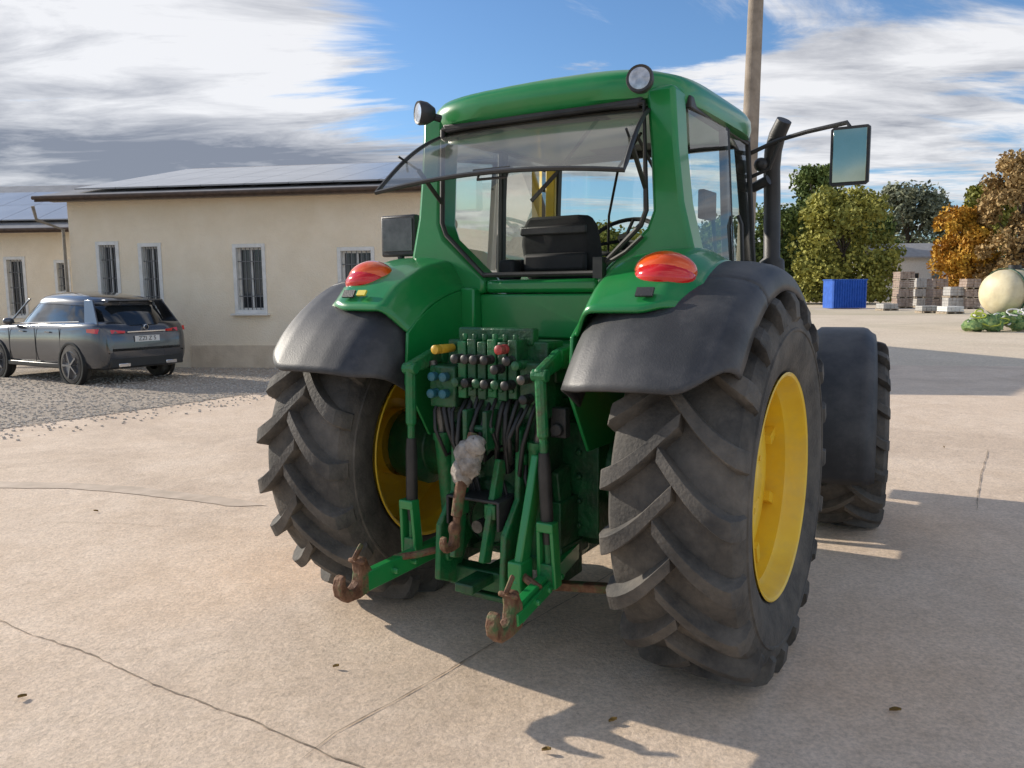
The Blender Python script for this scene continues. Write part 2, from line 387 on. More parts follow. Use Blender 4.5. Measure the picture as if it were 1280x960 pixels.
MB().box((.45,.55,1.86), (.18,.6,.12)).tube([(.42,.75,1.9),(.42,.8,2.1)], .012).ball((.42,.8,2.12), .03).tube([(.47,.62,1.9),(.5,.62,2.03)], .01).ball((.5,.62,2.05), .022).build('control_console', 'dark', TR, bevel=.01)
MB().box((.58,.85,2.22), (.04,.22,.16)).tube([(.6,.9,2.14),(.62,.9,1.9)], .012).build('monitor', 'dark', TR, bevel=.008)
MB().bar((-.665,1.27,1.9), (-.625,1.22,2.56), .07, .03).build('yellow_strip', 'yellow', TR, bevel=.006)
MB().tube([(.3,.55,2.6),(.1,.7,2.45),(-.05,.9,2.2),(-.1,1.0,1.95)], .008).build('cable', 'capblk', TR)
MB().tube([(.35,.3,2.6),(.42,.5,2.35),(.45,.6,2.0)], .009).build('cable', 'capblk', TR)
# hood, engine, chassis
def hs(y, w, zt, zb, n=20):
    o = []
    for k in range(n):
        t = 2*pi*k/n; c_, s_ = cos(t), sin(t)
        o.append(Vector((w*math.copysign(abs(c_)**.55, c_), y, (zt+zb)/2+(zt-zb)/2*math.copysign(abs(s_)**.55, s_))))
    return o
MB().rings([hs(1.40,.42,1.98,1.2), hs(2.0,.41,1.93,1.2), hs(2.8,.39,1.84,1.15), hs(3.4,.36,1.72,1.1), hs(3.62,.31,1.6,1.15)]).build('hood', 'green', TR, ang=50)
MB().box((0,2.6,.98), (.5,2.2,.5)).box((0,2.666,.66), (1.5,.2,.16)).box((0,3.6,.85), (.6,.35,.4)).build('engine_block', 'dgreen', TR, bevel=.02)
ch = MB(); ch.box((0,.45,.92), (.50,1.9,.62)); ch.box((0,-.28,1.05), (.46,.34,.72)); ch.box((0,-.47,.86), (.34,.08,.4)); ch.box((0,.25,.52),(.56,1.1,.22))
ch.lathe([(-.92,.20),(-.74,.22),(-.70,.16),(-.45,.20),(-.25,.24),(.25,.24),(.45,.20),(.70,.16),(.74,.22),(.92,.20)], c=(0,0,.862), seg=24)
ch.lathe([(-.54,.0),(-.54,.15),(-.52,.17),(-.46,.19),(-.40,.24)], c=(0,0,.70), axis='y', seg=28)
ch.box((0,-.35,1.38), (.62,.2,.1)); ch.box((0,.02,1.30), (.86,.10,.34))
for s in (1,-1):
    ch.box((s*.34,-.12,.84), (.20,.30,.56)); ch.box((s*.40,-.02,1.12), (.10,.22,.5)); ch.box((s*.26,-.30,.62), (.14,.30,.30))
    ch.box((s*.36,.05,.60), (.16,.34,.24))
    for z in (.7,.8,.9,1.0): ch.tube([(s*.14,-.50,z),(s*.14,-.53,z)], .014, 6)
    for z in (.62,.74,.86,.98): ch.tube([(s*.34,-.26,z),(s*.34,-.29,z)], .016, 6)
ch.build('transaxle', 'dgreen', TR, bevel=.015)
for s in (1, -1):
    MB().box((s*.62,1.3,.85), (.36,.95,.5)).build('fuel_tank', 'plastic', TR, bevel=.06)
    mb = MB()
    for z in (.45,.75,1.05): mb.box((s*.85,1.25,z), (.22,.4,.03))
    mb.box((s*.95,1.05,.75), (.03,.04,.66)).box((s*.95,1.45,.75), (.03,.04,.66)); mb.build('step', 'plastic', TR, bevel=.005)
    def ff(u, v):
        a = radians(50 + 146*u); x = s*(-.27+.42*v)
        e_ = -.27+.42*v
        r = .775 - .04*sm((-.21-e_)/.06) - .05*sm((e_-.08)/.07) + .02*u
        y, z = arc(a, r, .672, 0); return Vector((x, y, z-.672))
    ffd = MB().grid(ff, 36, 16).build('front_fender', 'fendblk', TR, solid=.012, ang=60, loc=(s*1.105,2.666,.672)); ffd.rotation_euler.z = STEER
    MB().tube([(-s*.49,-.216,.33),(-s*.37,-.316,.63),(-s*.14,-.266,.715),(s*.09,-.216,.72)], .022).build('fender_bracket', 'plastic', ffd)
    mx_, my_, mz_ = s*1.275, 1.16, 2.47
    arm = MB().tube([(s*.68,1.33,2.56),(s*.85,1.32,2.62),(s*1.02,1.26,2.64),(s*1.25,1.19,2.655),(s*1.27,1.18,2.62)], .013, 8).tube([(s*.68,1.34,2.42),(s*.80,1.33,2.46),(s*.86,1.32,2.61)], .012, 8)
    hd = MB().rings([[Vector((mx_+x*w/2, my_+yy, mz_+z*h/2)) for x, z in ((-1,-.92),(-.85,-1),(.85,-1),(1,-.92),(1,.92),(.85,1),(-.85,1),(-1,.92))] for w, h, yy in ((.15,.24,.07),(.195,.305,.045),(.205,.32,0),(.20,.315,-.012))]).build('mirror', 'plastic', TR, ang=40)
    arm.build('mirror_arm', 'plastic', hd)
    MB().box((mx_, my_-.014, mz_), (.172, .006, .285)).build('mirror_glass', 'mirror', hd, bevel=.002)
ex = MB().tube([(.80,1.50,1.55),(.80,1.50,1.75),(.79,1.49,1.92),(.79,1.49,1.94),(.785,1.48,2.3),(.78,1.47,2.48),(.79,1.45,2.58),(.82,1.42,2.67),(.865,1.39,2.745)], [.075,.075,.075,.050,.050,.050,.052,.050,.046], 20).build('exhaust_stack', 'plastic', TR, ang=60)
MB().tube([(.69,1.38,2.36),(.79,1.36,2.40)], .03).build('exhaust_bracket', 'plastic', ex)
MB().ball((.73,1.40,2.50), .042).build('front_work_light', 'plastic', TR)
fl = MB().box((-.95,0.0,2.07), (.255,.05,.235)).tube([(-.95,.0,1.86),(-.95,.0,1.97)], .02).box((-.95,0,1.90), (.12,.09,.05)).build('fender_lamp', 'plastic', TR, bevel=.012)
MB().box((-.95,-.028,2.075), (.215,.006,.185)).build('lens', 'dlens', fl, bevel=.002)
# ---- three point hitch
cl = [(.06,-.05),(-.03,-.065),(-.11,-.06),(-.155,-.02),(-.165,.03),(-.15,.075),(-.12,.085),(-.122,.04),(-.10,.005),(-.065,-.005),(-.035,.015),(-.025,.06),(-.03,.11),(-.01,.14),(.025,.13),(.04,.09),(.06,.06)]
for s in (1, -1):
    a = Vector((s*.30,-.12,.50)); b = Vector((s*.405,-1.02,.43))
    lk = MB().bar(a, a.lerp(b,.45), .035, .085).bar(a.lerp(b,.40), b, .050, .09, .045, .095).bar(a.lerp(b,.62)+Vector((s*.036,0,0)), b+Vector((s*.025,-.0,0)), .018, .055)
    for t in (.5,.66,.8): lk.tube([a.lerp(b,t)-Vector((.055,0,0)), a.lerp(b,t)+Vector((.055,0,0))], .015, 8)
    lk = lk.build('lower_link', 'green', TR, bevel=.008)
    hk = MB().prism([(-1.02+y*.95, .43+z*.92) for y, z in cl], s*.405-.026, s*.405+.026).tube([(s*.405-.045,-1.04,.54),(s*.405+.045,-1.04,.54)], .012).bar((s*.405,-1.06,.55), (s*.405,-1.0,.61), .018, .026)
    hk.build('hook', 'rust', lk, bevel=.010)
    top = Vector((s*.355,-.68,1.39)); bot = Vector((s*.385,-.66,.50))
    lr = MB().tube([top, top.lerp(bot,.30), top.lerp(bot,.31), top.lerp(bot,1)], [.026,.026,.018,.018]).tube([top-Vector((.036,0,0)), top+Vector((.036,0,0))], .028)
    lr.box(bot, (.085,.06,.11))
    lr = lr.build('lift_rod', 'hgreen', TR, bevel=.004)
    MB().tube([top.lerp(bot,.38), top.lerp(bot,.46), top.lerp(bot,.72), top.lerp(bot,.84)], [.023,.029,.029,.021], 12).build('turnbuckle', 'capblk', lr)
    MB().bar(bot+Vector((s*.040,0,-.05)), bot+Vector((s*.032,-.02,.24)), .018, .06).bar(bot+Vector((-s*.040,0,-.05)), bot+Vector((-s*.032,-.02,.24)), .018, .06).box(bot+Vector((0,-.02,.225)), (.082,.06,.045)).build('yoke', 'green', lr, bevel=.006)
    MB().bar((s*.26,-.20,1.43), (s*.335,-.48,1.445), .055, .13, .042, .09).bar((s*.335,-.48,1.445), (s*.355,-.70,1.39), .042, .09, .038, .055).tube([(s*.15,-.22,1.43),(s*.34,-.22,1.43)], .065, 16).build('lift_arm', 'hgreen', TR, bevel=.01)
    cyl = MB().tube([(s*.24,-.52,.47),(s*.24,-.52,.53),(s*.241,-.521,.54),(s*.265,-.55,1.03),(s*.266,-.55,1.04),(s*.268,-.55,1.07)], [.05,.05,.042,.042,.05,.05], 16).build('lift_cylinder', 'hgreen', TR)
    MB().tube([(s*.265,-.55,1.05),(s*.31,-.56,1.42)], .020, 12).build('piston_rod', 'steel', cyl)
    MB().prism([(-.44,1.16),(-.58,1.12),(-.60,.80),(-.72,.66),(-.74,.40),(-.60,.34),(-.50,.50),(-.42,.56)], s*.165, s*.195).tube([(s*.15,-.66,.50),(s*.21,-.66,.50)], .03, 12).tube([(s*.15,-.54,.98),(s*.21,-.54,.98)], .028, 12).build('hitch_side_plate', 'hgreen', TR, bevel=.008)
    MB().bar((s*.30,-.40,.92), (s*.30,-.30,.38), .04, .12).box((s*.30,-.34,.46), (.07,.22,.18)).build('link_bracket', 'dgreen', TR, bevel=.008)
    MB().tube([(s*.20,-.62,.52),(s*.30,-.74,.50),(s*.40,-.78,.48)], .018, 8).build('sway_bar', 'rust', TR)
    MB().bar((s*.10,-.60,.98), (s*.08,-.72,.52), .03, .07).box((s*.09,-.66,.75),(.06,.06,.07)).build('pickup_arm', 'hgreen', TR, bevel=.006)
    MB().box((s*.10,-.46,1.02), (.12,.12,.20)).tube([(s*.10,-.5,1.02),(s*.10,-.54,1.02)], .035, 14).build('side_valve', 'dgreen', TR, bevel=.008)
MB().bar((.30,-.60,1.02), (.27,-.74,.46), .04, .08).box((.27,-.72,.50), (.07,.11,.14)).build('hitch_arm', 'green', TR, bevel=.008)
MB().box((0,-.50,1.15), (.18,.14,.28)).box((-.055,-.60,1.12), (.025,.14,.18)).box((.055,-.60,1.12), (.025,.14,.18)).tube([(-.08,-.63,1.12),(.08,-.63,1.12)], .018).build('top_link_bracket', 'dgreen', TR, bevel=.006)
tl = MB().tube([(-.01,-.66,1.10),(-.01,-.72,.98),(-.02,-.76,.86),(-.03,-.78,.74)], [.026,.029,.027,.025], 12).tube([(-.025,-.77,.80),(-.03,-.79,.66)], .017, 10).build('top_link', 'rust', TR)
boot = MB(); boot.ball((0,-.72,1.01), (.070,.055,.075), 18); boot.ball((.045,-.73,1.06), (.05,.045,.05), 16); boot.ball((-.025,-.735,.93), (.052,.045,.07), 16); boot.ball((.02,-.74,.97), (.055,.045,.06), 16)
for v in boot.bm.verts: v.co += Vector((random.uniform(-1,1), random.uniform(-1,1), random.uniform(-1,1)))*.006
boot.build('dusty_boot', 'rag', tl, ang=70)
MB().ball((-.035,-.79,.68), (.030,.030,.04), 12).prism([(-.80+y*.55, .62+z*.55) for y, z in cl], -.05, -.02).build('link_hook', 'rust', tl, bevel=.005)
MB().tube([(0,-.45,.66),(0,-.66,.66)], .03, 14).lathe([(-.56,.11),(-.50,.12),(-.48,.10)], c=(0,0,.66), axis='y', seg=24).build('power_shaft', 'steel', TR)
MB().box((0,-.60,.80), (.28,.20,.015)).box((-.14,-.6,.735), (.015,.20,.14)).box((.14,-.6,.735), (.015,.20,.14)).build('shaft_guard', 'plastic', TR, bevel=.005)
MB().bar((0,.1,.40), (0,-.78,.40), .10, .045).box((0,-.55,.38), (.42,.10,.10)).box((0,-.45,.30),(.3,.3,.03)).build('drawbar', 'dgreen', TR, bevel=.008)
MB().bar((.12,-.5,.36), (.62,-.42,.40), .05, .04).build('stabiliser_bar', 'rust', TR, bevel=.006)
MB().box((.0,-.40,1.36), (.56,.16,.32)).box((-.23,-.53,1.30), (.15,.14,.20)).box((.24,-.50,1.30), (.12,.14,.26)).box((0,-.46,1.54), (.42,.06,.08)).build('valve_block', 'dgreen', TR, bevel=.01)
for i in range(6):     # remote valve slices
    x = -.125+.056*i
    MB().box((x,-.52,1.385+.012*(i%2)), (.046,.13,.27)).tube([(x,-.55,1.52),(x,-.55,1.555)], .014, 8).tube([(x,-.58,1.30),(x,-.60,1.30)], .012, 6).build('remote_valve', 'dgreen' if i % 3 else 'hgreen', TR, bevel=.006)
caps = [(-.265,1.35,'capblue'),(-.20,1.35,'capblue'),(-.265,1.27,'capblue'),(-.20,1.27,'capblue'),(.12,1.49,'capred'),(-.24,1.48,'capyel'),(.24,1.36,'steel'),(.24,1.27,'capblk'),(.20,1.42,'dgreen')]
for i in range(6): caps += [(-.125+.056*i, 1.44 if i != 4 else 1.40, 'capblk'), (-.125+.056*i, 1.33, 'capblk' if i % 2 else 'dgreen')]
for x, z, m in caps:
    k = .62
    MB().lathe([(-.50,.02),(-.60,.022),(-.605,.03*k),(-.615,.035*k),(-.645,.035*k),(-.65,.026*k),(-.652,.003)], c=(x, random.uniform(-.01,.01), z), axis='y', seg=14).build('coupler', m, TR)
rnd = random.Random(3)
for i in range(16):    # bundled hoses drooping from the valves
    x0 = -.27+.036*i+rnd.uniform(-.01,.01); x1 = x0*.75+rnd.uniform(-.05,.05); z0 = 1.24+rnd.uniform(-.02,.04); z1 = rnd.uniform(.92,1.08); dp = rnd.uniform(.02,.09)
    MB().tube([(x0,-.48,z0+.02),(x0,-.555,z0),(x0*.95+x1*.05,-.575-dp*.5,z0-.06),(x0*.6+x1*.4,-.575-dp,(z0+z1)/2-.03),(x0*.2+x1*.8,-.56-dp*.5,z1-.05),(x1,-.53,z1-.03),(x1,-.45,z1)], rnd.choice([.009,.011,.013]), 8).build('hydraulic_hose', 'capblk', TR, ang=70)
for i in range(6):
    x0 = rnd.uniform(-.25,.2); MB().tube([(x0,-.53,.98),(x0+.02,-.57,.90),(x0+.05,-.57,.80),(x0+.10,-.52,.72)], .010, 7).build('hydraulic_hose', 'capblk', TR, ang=70)
for i in range(5):
    MB().tube([(-.29+.02*i,-.46,1.22),(-.30+.022*i,-.50,1.1),(-.30+.02*i,-.47,.8),(-.27+.02*i,-.42,.6)], .008, 7).build('steel_pipe', 'hgreen' if i % 2 else 'steel', TR, ang=70)
MB().box((.33,-.45,1.15), (.08,.05,.14)).tube([(.33,-.46,1.12),(.33,-.50,1.12)], .03, 16).build('socket', 'plastic', TR, bevel=.006)
# ================================================================== GROUND
def ground_mat(name, c1, c2, c3, sc, bump, bsc, speck=.0, coarse=.25):
    m, n, l, b = nt(name); b.inputs['Roughness'].default_value = .85; b.inputs['Specular IOR Level'].default_value = .3
    tc = n.new('ShaderNodeTexCoord')
    def noise(s, d=8, r=.6, dist=0):
        z = n.new('ShaderNodeTexNoise'); z.inputs['Scale'].default_value = s; z.inputs['Detail'].default_value = d; z.inputs['Roughness'].default_value = r; z.inputs['Distortion'].default_value = dist
        l.new(tc.outputs['Object'], z.inputs['Vector']); return z.outputs['Fac']
    def ramp(src, p0, p1, a, bb):
        r = n.new('ShaderNodeValToRGB'); e = r.color_ramp.elements; e[0].position = p0; e[1].position = p1; e[0].color = (*a, 1); e[1].color = (*bb, 1); l.new(src, r.inputs['Fac']); return r.outputs['Color']
    def mix(f, a, bb, mode='MIX'):
        x = n.new('ShaderNodeMixRGB'); x.blend_type = mode
        if isinstance(f, float): x.inputs[0].default_value = f
        else: l.new(f, x.inputs[0])
        l.new(a, x.inputs[1]); 
        if isinstance(bb, tuple): x.inputs[2].default_value = (*bb, 1)
        else: l.new(bb, x.inputs[2])
        return x.outputs[0]
    base = ramp(noise(sc, 10, .65, .6), .3, .7, c1, c2)
    st_ = ramp(noise(coarse, 9, .65, 1.2), .48, .66, (0,0,0), (.7,.7,.7))
    col = mix(st_, base, c3)
    fine = ramp(noise(bsc*.8, 6, .8), .36, .60, (.74,.74,.74), (1.08,1.08,1.08))
    col = mix(1.0, col, fine, 'MULTIPLY')
    mid = ramp(noise(9, 8, .75), .32, .6, (.90,.89,.87), (1.04,1.04,1.04))
    col = mix(1.0, col, mid, 'MULTIPLY')
    pits = ramp(noise(120, 3, .6), .66, .72, (1,1,1), (.55,.52,.50))
    col = mix(1.0, col, pits, 'MULTIPLY')
    if speck:
        v = n.new('ShaderNodeTexVoronoi'); v.inputs['Scale'].default_value = speck; l.new(tc.outputs['Object'], v.inputs['Vector'])
        col = mix(1.0, col, ramp(v.outputs['Color'], .1, .9, (.62,.61,.60), (1.15,1.14,1.12)), 'MULTIPLY')
    l.new(col, b.inputs['Base Color'])
    bp = n.new('ShaderNodeBump'); bp.inputs['Strength'].default_value = bump; bp.inputs['Distance'].default_value = .015
    l.new(noise(bsc, 8, .75), bp.inputs['Height'])
    b2 = n.new('ShaderNodeBump'); b2.inputs['Strength'].default_value = bump*.5; b2.inputs['Distance'].default_value = .05
    l.new(noise(5, 5, .6), b2.inputs['Height']); l.new(bp.outputs['Normal'], b2.inputs['Normal'])
    l.new(b2.outputs['Normal'], b.inputs['Normal'])
    return m
MT['concrete'] = ground_mat('old_concrete', (.73,.57,.425), (.85,.69,.54), (.60,.465,.35), 1.6, .45, 55, coarse=.35)
MT['gravel'] = ground_mat('gravel_ground', (.46,.39,.32), (.62,.54,.45), (.40,.34,.28), 3, 1.0, 40, speck=40)
MT['dirt'] = ground_mat('dusty_ground', (.68,.56,.42), (.80,.68,.53), (.48,.42,.27), .5, .4, 18, coarse=.06)
def sheet(name, pts, z, m):
    mb = MB(); mb._add([(p[0], p[1], z) for p in pts], [tuple(range(len(pts)))])
    o = mb.build(name, m); return struct(o)
sheet('ground', [(-700,-300),(700,-300),(700,1200),(-700,1200)], 0-.008, 'dirt')
sheet('concrete_yard', [(-16,-12),(22,-12),(22,15.2),(9,17.6),(-16,22)], -.004, 'concrete')
g0 = gp(0,536); g1 = gp(341,488); dd = (g1-g0); g2 = g0+dd*1.75; gl = g0-dd*3
sheet('gravel_strip', [(gl.x, gl.y),(g0.x,g0.y),((g0.x+g1.x)/2+.1,(g0.y+g1.y)/2),(g1.x,g1.y),(g2.x,g2.y),(-3,22),(-40,26),(-40,0)], 0.0, 'gravel')
mb = MB(); rnd = random.Random(5)
nrm = Vector((-dd.y, dd.x, 0)).normalized()
for i in range(9000):
    t = rnd.uniform(-1.0, 1.7); w = rnd.random()**1.3*7-.06
    if rnd.random() < .07: w = -rnd.random()**2*1.1
    p = g0+dd*t+nrm*w
    if p.y > 20 or p.x < -16: continue
    r = rnd.uniform(.007,.018)
    vs = [p+Vector((rnd.uniform(.5,1.2)*r*a, rnd.uniform(.5,1.2)*r*b_, r*c*rnd.uniform(.4,.8)+r*.3)) for a in (-1,1) for b_ in (-1,1) for c in (-1,1)]
    mb._add(vs, [(0,1,3,2),(4,6,7,5),(0,4,5,1),(2,3,7,6),(0,2,6,4),(1,5,7,3)])
MT['stone'] = mat('stones', (.36,.31,.26), (.70,.64,.56), rough=.9, scale=25, lo=.3, hi=.7)
tag(mb.build('loose_gravel', 'stone', None), 'loose grey and brown gravel stones beside the concrete yard', 'gravel', kind='stuff')
MT['joint'] = mat('joint_dirt', (.22,.17,.125), (.46,.365,.27), rough=.95, scale=20)
def ribbon(name, pix, w, jit=.02, seed=1, smooth=0):
    rn = random.Random(seed); P = [gp(*q) for q in pix]; L = []
    for a, b in zip(P, P[1:]):
        n_ = max(2, int((b-a).length/.05))
        L += [a.lerp(b, i/n_) for i in range(n_)]
    L.append(P[-1]); mb = MB(); pa = []
    off = 0; ww = w; wb = w
    for i, p in enumerate(L):
        d = (L[min(i+1, len(L)-1)]-L[max(i-1, 0)]).normalized(); q = Vector((-d.y, d.x, 0))
        off = off*.85+rn.uniform(-jit, jit)
        ww = w*rn.uniform(.25, 1.3) if not smooth else ww*.93+.07*w*rn.uniform(.1,1.9)
        e_ = sm(i/6)*sm((len(L)-1-i)/6)
        pa.append((p+q*(off-ww*e_/2), p+q*(off+ww*e_/2)))
    mb.grid(lambda u, v: Vector((*pa[round(u*(len(pa)-1))][round(v)].xy, .0005)), len(pa)-1, 1)
    return struct(mb.build(name, 'joint'))
ribbon('ground_crack', [(-60,752),(30,787),(120,822),(210,862),(300,898),(380,930),(460,962),(520,990)], .0075, .008)
ribbon('ground_joint', [(360,962),(420,915),(490,878),(560,838),(640,790),(720,745),(790,700)], .0075, .002, 2)
ribbon('ground_joint', [(1220,640),(1226,600),(1236,560)], .010, .004, 3)
ribbon('ground_crack', [(0,672),(60,652),(150,655),(240,660)], .005, .01, 4)
MT['streak'] = mat('dark_streak', (.50,.40,.30), (.66,.53,.41), rough=.8, scale=5)
ribbon('ground_streak', [(-80,598),(0,606),(90,607),(160,612),(230,620),(300,629),(335,632)], .20, .004, 6, 1).data.materials[0] = MT['streak']  # darker streak of uneven width laid across the concrete
MT['leafb'] = mat('dry_leaf', (.14,.08,.02), (.30,.19,.04), rough=.8, scale=30)
lf = [(766,903),(1119,890),(28,873),(683,940),(120,640),(1180,560),(420,835)]
for i, (x, y) in enumerate(lf):
    p = gp(x, y); a = rnd.uniform(0,6.28); k = rnd.uniform(.5,1)*.016
    mb = MB(); mb.grid(lambda u, v: Vector(((u-.5)*2*k*1.6, (v-.5)*2*k*sin(pi*min(.97,max(.06,u))), .004+.010*(abs(v-.5)*2)**2+.006*u)), 6, 4)
    o = mb.build('fallen_leaf', 'leafb', None, loc=p, solid=.001); o.rotation_euler = (0,0,a)
    tag(o, 'small dry brown leaf lying on the concrete yard', 'leaf', 'dry leaves on the concrete')
# ================================================================== BUILDINGS
MT['stucco'] = mat('beige_stucco', (.84,.72,.54), (.90,.79,.62), rough=.9, scale=1.3, detail=10, bump=.8, bscale=28, dust=.2, dustc=(.60,.49,.35), dscale=1.2)
MT['plinth'] = mat('weathered_plinth', (.60,.49,.36), (.74,.62,.47), rough=.9, scale=3, bump=.6, bscale=25)
MT['rooftile'] = mat('roof_sheet', (.22,.21,.20), (.30,.29,.28), rough=.5, scale=3, bump=.3)
MT['fascia'] = mat('brown_fascia', (.055,.034,.024), (.10,.065,.045), rough=.6, scale=8)
MT['pipe'] = mat('weathered_zinc_pipe', (.20,.17,.13), (.32,.27,.21), rough=.6, scale=8)
MT['solar'] = mat('solar_glass', (.32,.33,.35), (.40,.41,.43), rough=.42, coat=.4, scale=1, metal=.25)
MT['wglass'] = mat('dark_window_glass', (.018,.02,.024), (.05,.055,.06), rough=.08, scale=2, coat=.5)
MT['grille'] = mat('window_grille', (.16,.16,.165), rough=.5, metal=.3)
A = Vector((-10.44,19.2,0)); BR = radians(-8.4)
def facade(A, rz, px, py):
    n_ = Vector((-sin(rz), cos(rz), 0)); d = ray(px, py); o = Vector((0,0,CH))
    t = (A-o).dot(n_)/d.dot(n_); p = o+d*t-A
    return p.x*cos(rz)+p.y*sin(rz), p.z
def window(B, x0, x1, z0, z1, bars=5, door=False):
    w = MB(); fw = .085; x0 += .002; x1 -= .002; z0 += .002; z1 -= .002
    cx, cz = (x0+x1)/2, (z0+z1)/2
    def fr_(a0, a1, b0, b1, f, y0, y1):
        w.box((a0+f/2, (y0+y1)/2, (b0+b1)/2), (f, y1-y0, b1-b0)); w.box((a1-f/2, (y0+y1)/2, (b0+b1)/2), (f, y1-y0, b1-b0))
        w.box(((a0+a1)/2, (y0+y1)/2, b1-f/2), (a1-a0-2*f, y1-y0, f)); w.box(((a0+a1)/2, (y0+y1)/2, b0+f/2), (a1-a0-2*f, y1-y0, f))
    fr_(x0, x1, z0, z1, fw, -.02, .16)
    f = w.build('door' if door else 'window', 'white', B, bevel=.004)
    w = MB(); fr_(x0+fw, x1-fw, z0+fw, z1-fw, .045, .12, .16); w.box((cx,.14,cz),(.04,.03,z1-z0-2*fw-.1))
    w.build('frame', 'white', f)
    MB().box((cx, .175, cz), (x1-x0-.02, .02, z1-z0-.02)).build('pane', 'wglass', f)
    g = MB(); n_ = bars
    for i in range(1, n_+1): g.box((x0+fw+(x1-x0-2*fw)*i/(n_+1), .05, cz), (.014,.014,z1-z0-2*fw))
    for k in range(1, 4): g.box((cx, .06, z0+(z1-z0)*k/4), (x1-x0-2*fw, .008, .02))
    g.build('grille', 'grille', f)
    if not door: MB().box((cx, -.07, z0-.02), (x1-x0+.12, .14, .04)).build('sill', 'white', f, bevel=.005)
def hall(A, rz, L, D, ez, rzz, name, label, panels, opens):
    B = thing(name, label, 'building', A, rz)
    w = MB(); sk = .24
    w.prism([(sk,0),(D,0),(D,ez),(D/2,rzz-.15),(sk,ez+.02)], 0, L)
    ops = sorted(opens); x = 0
    for (x0, x1, z0, z1) in ops:
        w.box(((x+x0)/2, sk/2, ez/2), (x0-x, sk, ez))
        w.box(((x0+x1)/2, sk/2, z0/2), (x1-x0, sk, z0)); w.box(((x0+x1)/2, sk/2, (z1+ez)/2), (x1-x0, sk, ez-z1)); x = x1
    w.box(((x+L)/2, sk/2, ez/2), (L-x, sk, ez))
    w.build('wall', 'stucco', B)
    sl = (rzz-ez)/(D/2); ov = .5
    r = MB(); r.prism([(-ov, ez-ov*sl+.04),(D/2, rzz+.04),(D+ov, ez-ov*sl+.04),(D+ov, ez-ov*sl+.14),(D/2, rzz+.16),(-ov, ez-ov*sl+.14)], -.42, L+.3)
    r = r.build('roof', 'rooftile', B)
    MB().box(((-.42+L+.3)/2, -ov-.015, ez-ov*sl+.08), (L+.72, .03, .13)).build('fascia_board', 'fascia', r)
    MB().box((L/2, -ov/2, ez-.05), (L+.6, ov-.06, .03)).build('soffit', 'pipe', r)
    MB().tube([(-.42, -ov-.08, ez-ov*sl+.10), (L+.3, -ov-.08, ez-ov*sl+.10)], .045, 10).build('gutter', 'fascia', r)
    sd = Vector((0, cos(math.atan(sl)), sin(math.atan(sl)))); up = Vector((0, -sin(math.atan(sl)), cos(math.atan(sl))))
    R = Matrix((Vector((1,0,0)), sd, up)).transposed()
    o0 = Vector((0, -ov, ez-ov*sl+.14))
    for (px0, px1, rows) in panels:
        nx = int((px1-px0)/1.06)
        for i in range(nx):
            for j in range(rows):
                c = o0 + sd*(.55+.85+1.72*j) + up*.09 + Vector((px0+.53+1.06*i, 0, 0))
                MB().box(c, (1.04, 1.70, .035), R).build('solar_panel', 'solar', r)
    return B
def openings(A, rz, L):
    o = []
    for (x0, x1, y0, y1, dr) in L:
        a, z1 = facade(A, rz, x0, y0); b, _ = facade(A, rz, x1, y0); _, z0 = facade(A, rz, x1, y1)
        o.append((a, b, max(z0,.12), z1))
    return o
L1 = [(119,148,302,393,0),(172,201,304,393,0),(290,331,305,392,0),(421,468,309,394,0)]
O1 = openings(A, BR, L1)
B1 = hall(A, BR, 9.9, 13, 3.95, 5.45, 'office_building', 'long beige single storey building with barred windows and solar panels on its roof', [(.2,9.9,3)], O1)
for q in O1: window(B1, *q, bars=5)
a, _ = facade(A, BR, 240, 425)
MB().box((a+2.5, -.02, .26), (5.0, .04, .52)).build('plinth', 'plinth', B1)
MB().tube([(-.42,-.59,3.75),(-.42,-.50,3.45),(-.08,-.08,3.25),(-.08,-.08,0.1)], .038, 8).build('downpipe', 'pipe', B1)
A2 = Vector((-19,23.6,0)); R2 = radians(-4)
L2 = [(-60,-30,325,368,0),(4,31,321,398,1),(67,87,325,368,0)]
O2 = openings(A2, R2, L2)
B2 = hall(A2, R2, 7.7, 9, 3.62, 5.25, 'side_building', 'lower beige building with barred door behind the parked grey car', [(0.2,7.5,2)], O2)
for q, d in zip(O2, L2): window(B2, *q, bars=4, door=bool(d[4]))
MT['polec'] = mat('weathered_grey_brown_pole', (.22,.18,.14), (.36,.30,.24), rough=.85, scale=3, bump=.4)
pp = at(937,140,16.5)
pl = MB().tube([(0,0,-.1),(.07,0,4),(.18,0,10)], [.19,.165,.13], 16).build('utility_pole', 'polec', None, loc=(pp.x-.06,pp.y,0), ang=60)
tag(pl, 'tall brown utility pole rising behind the tractor cab', 'pole')
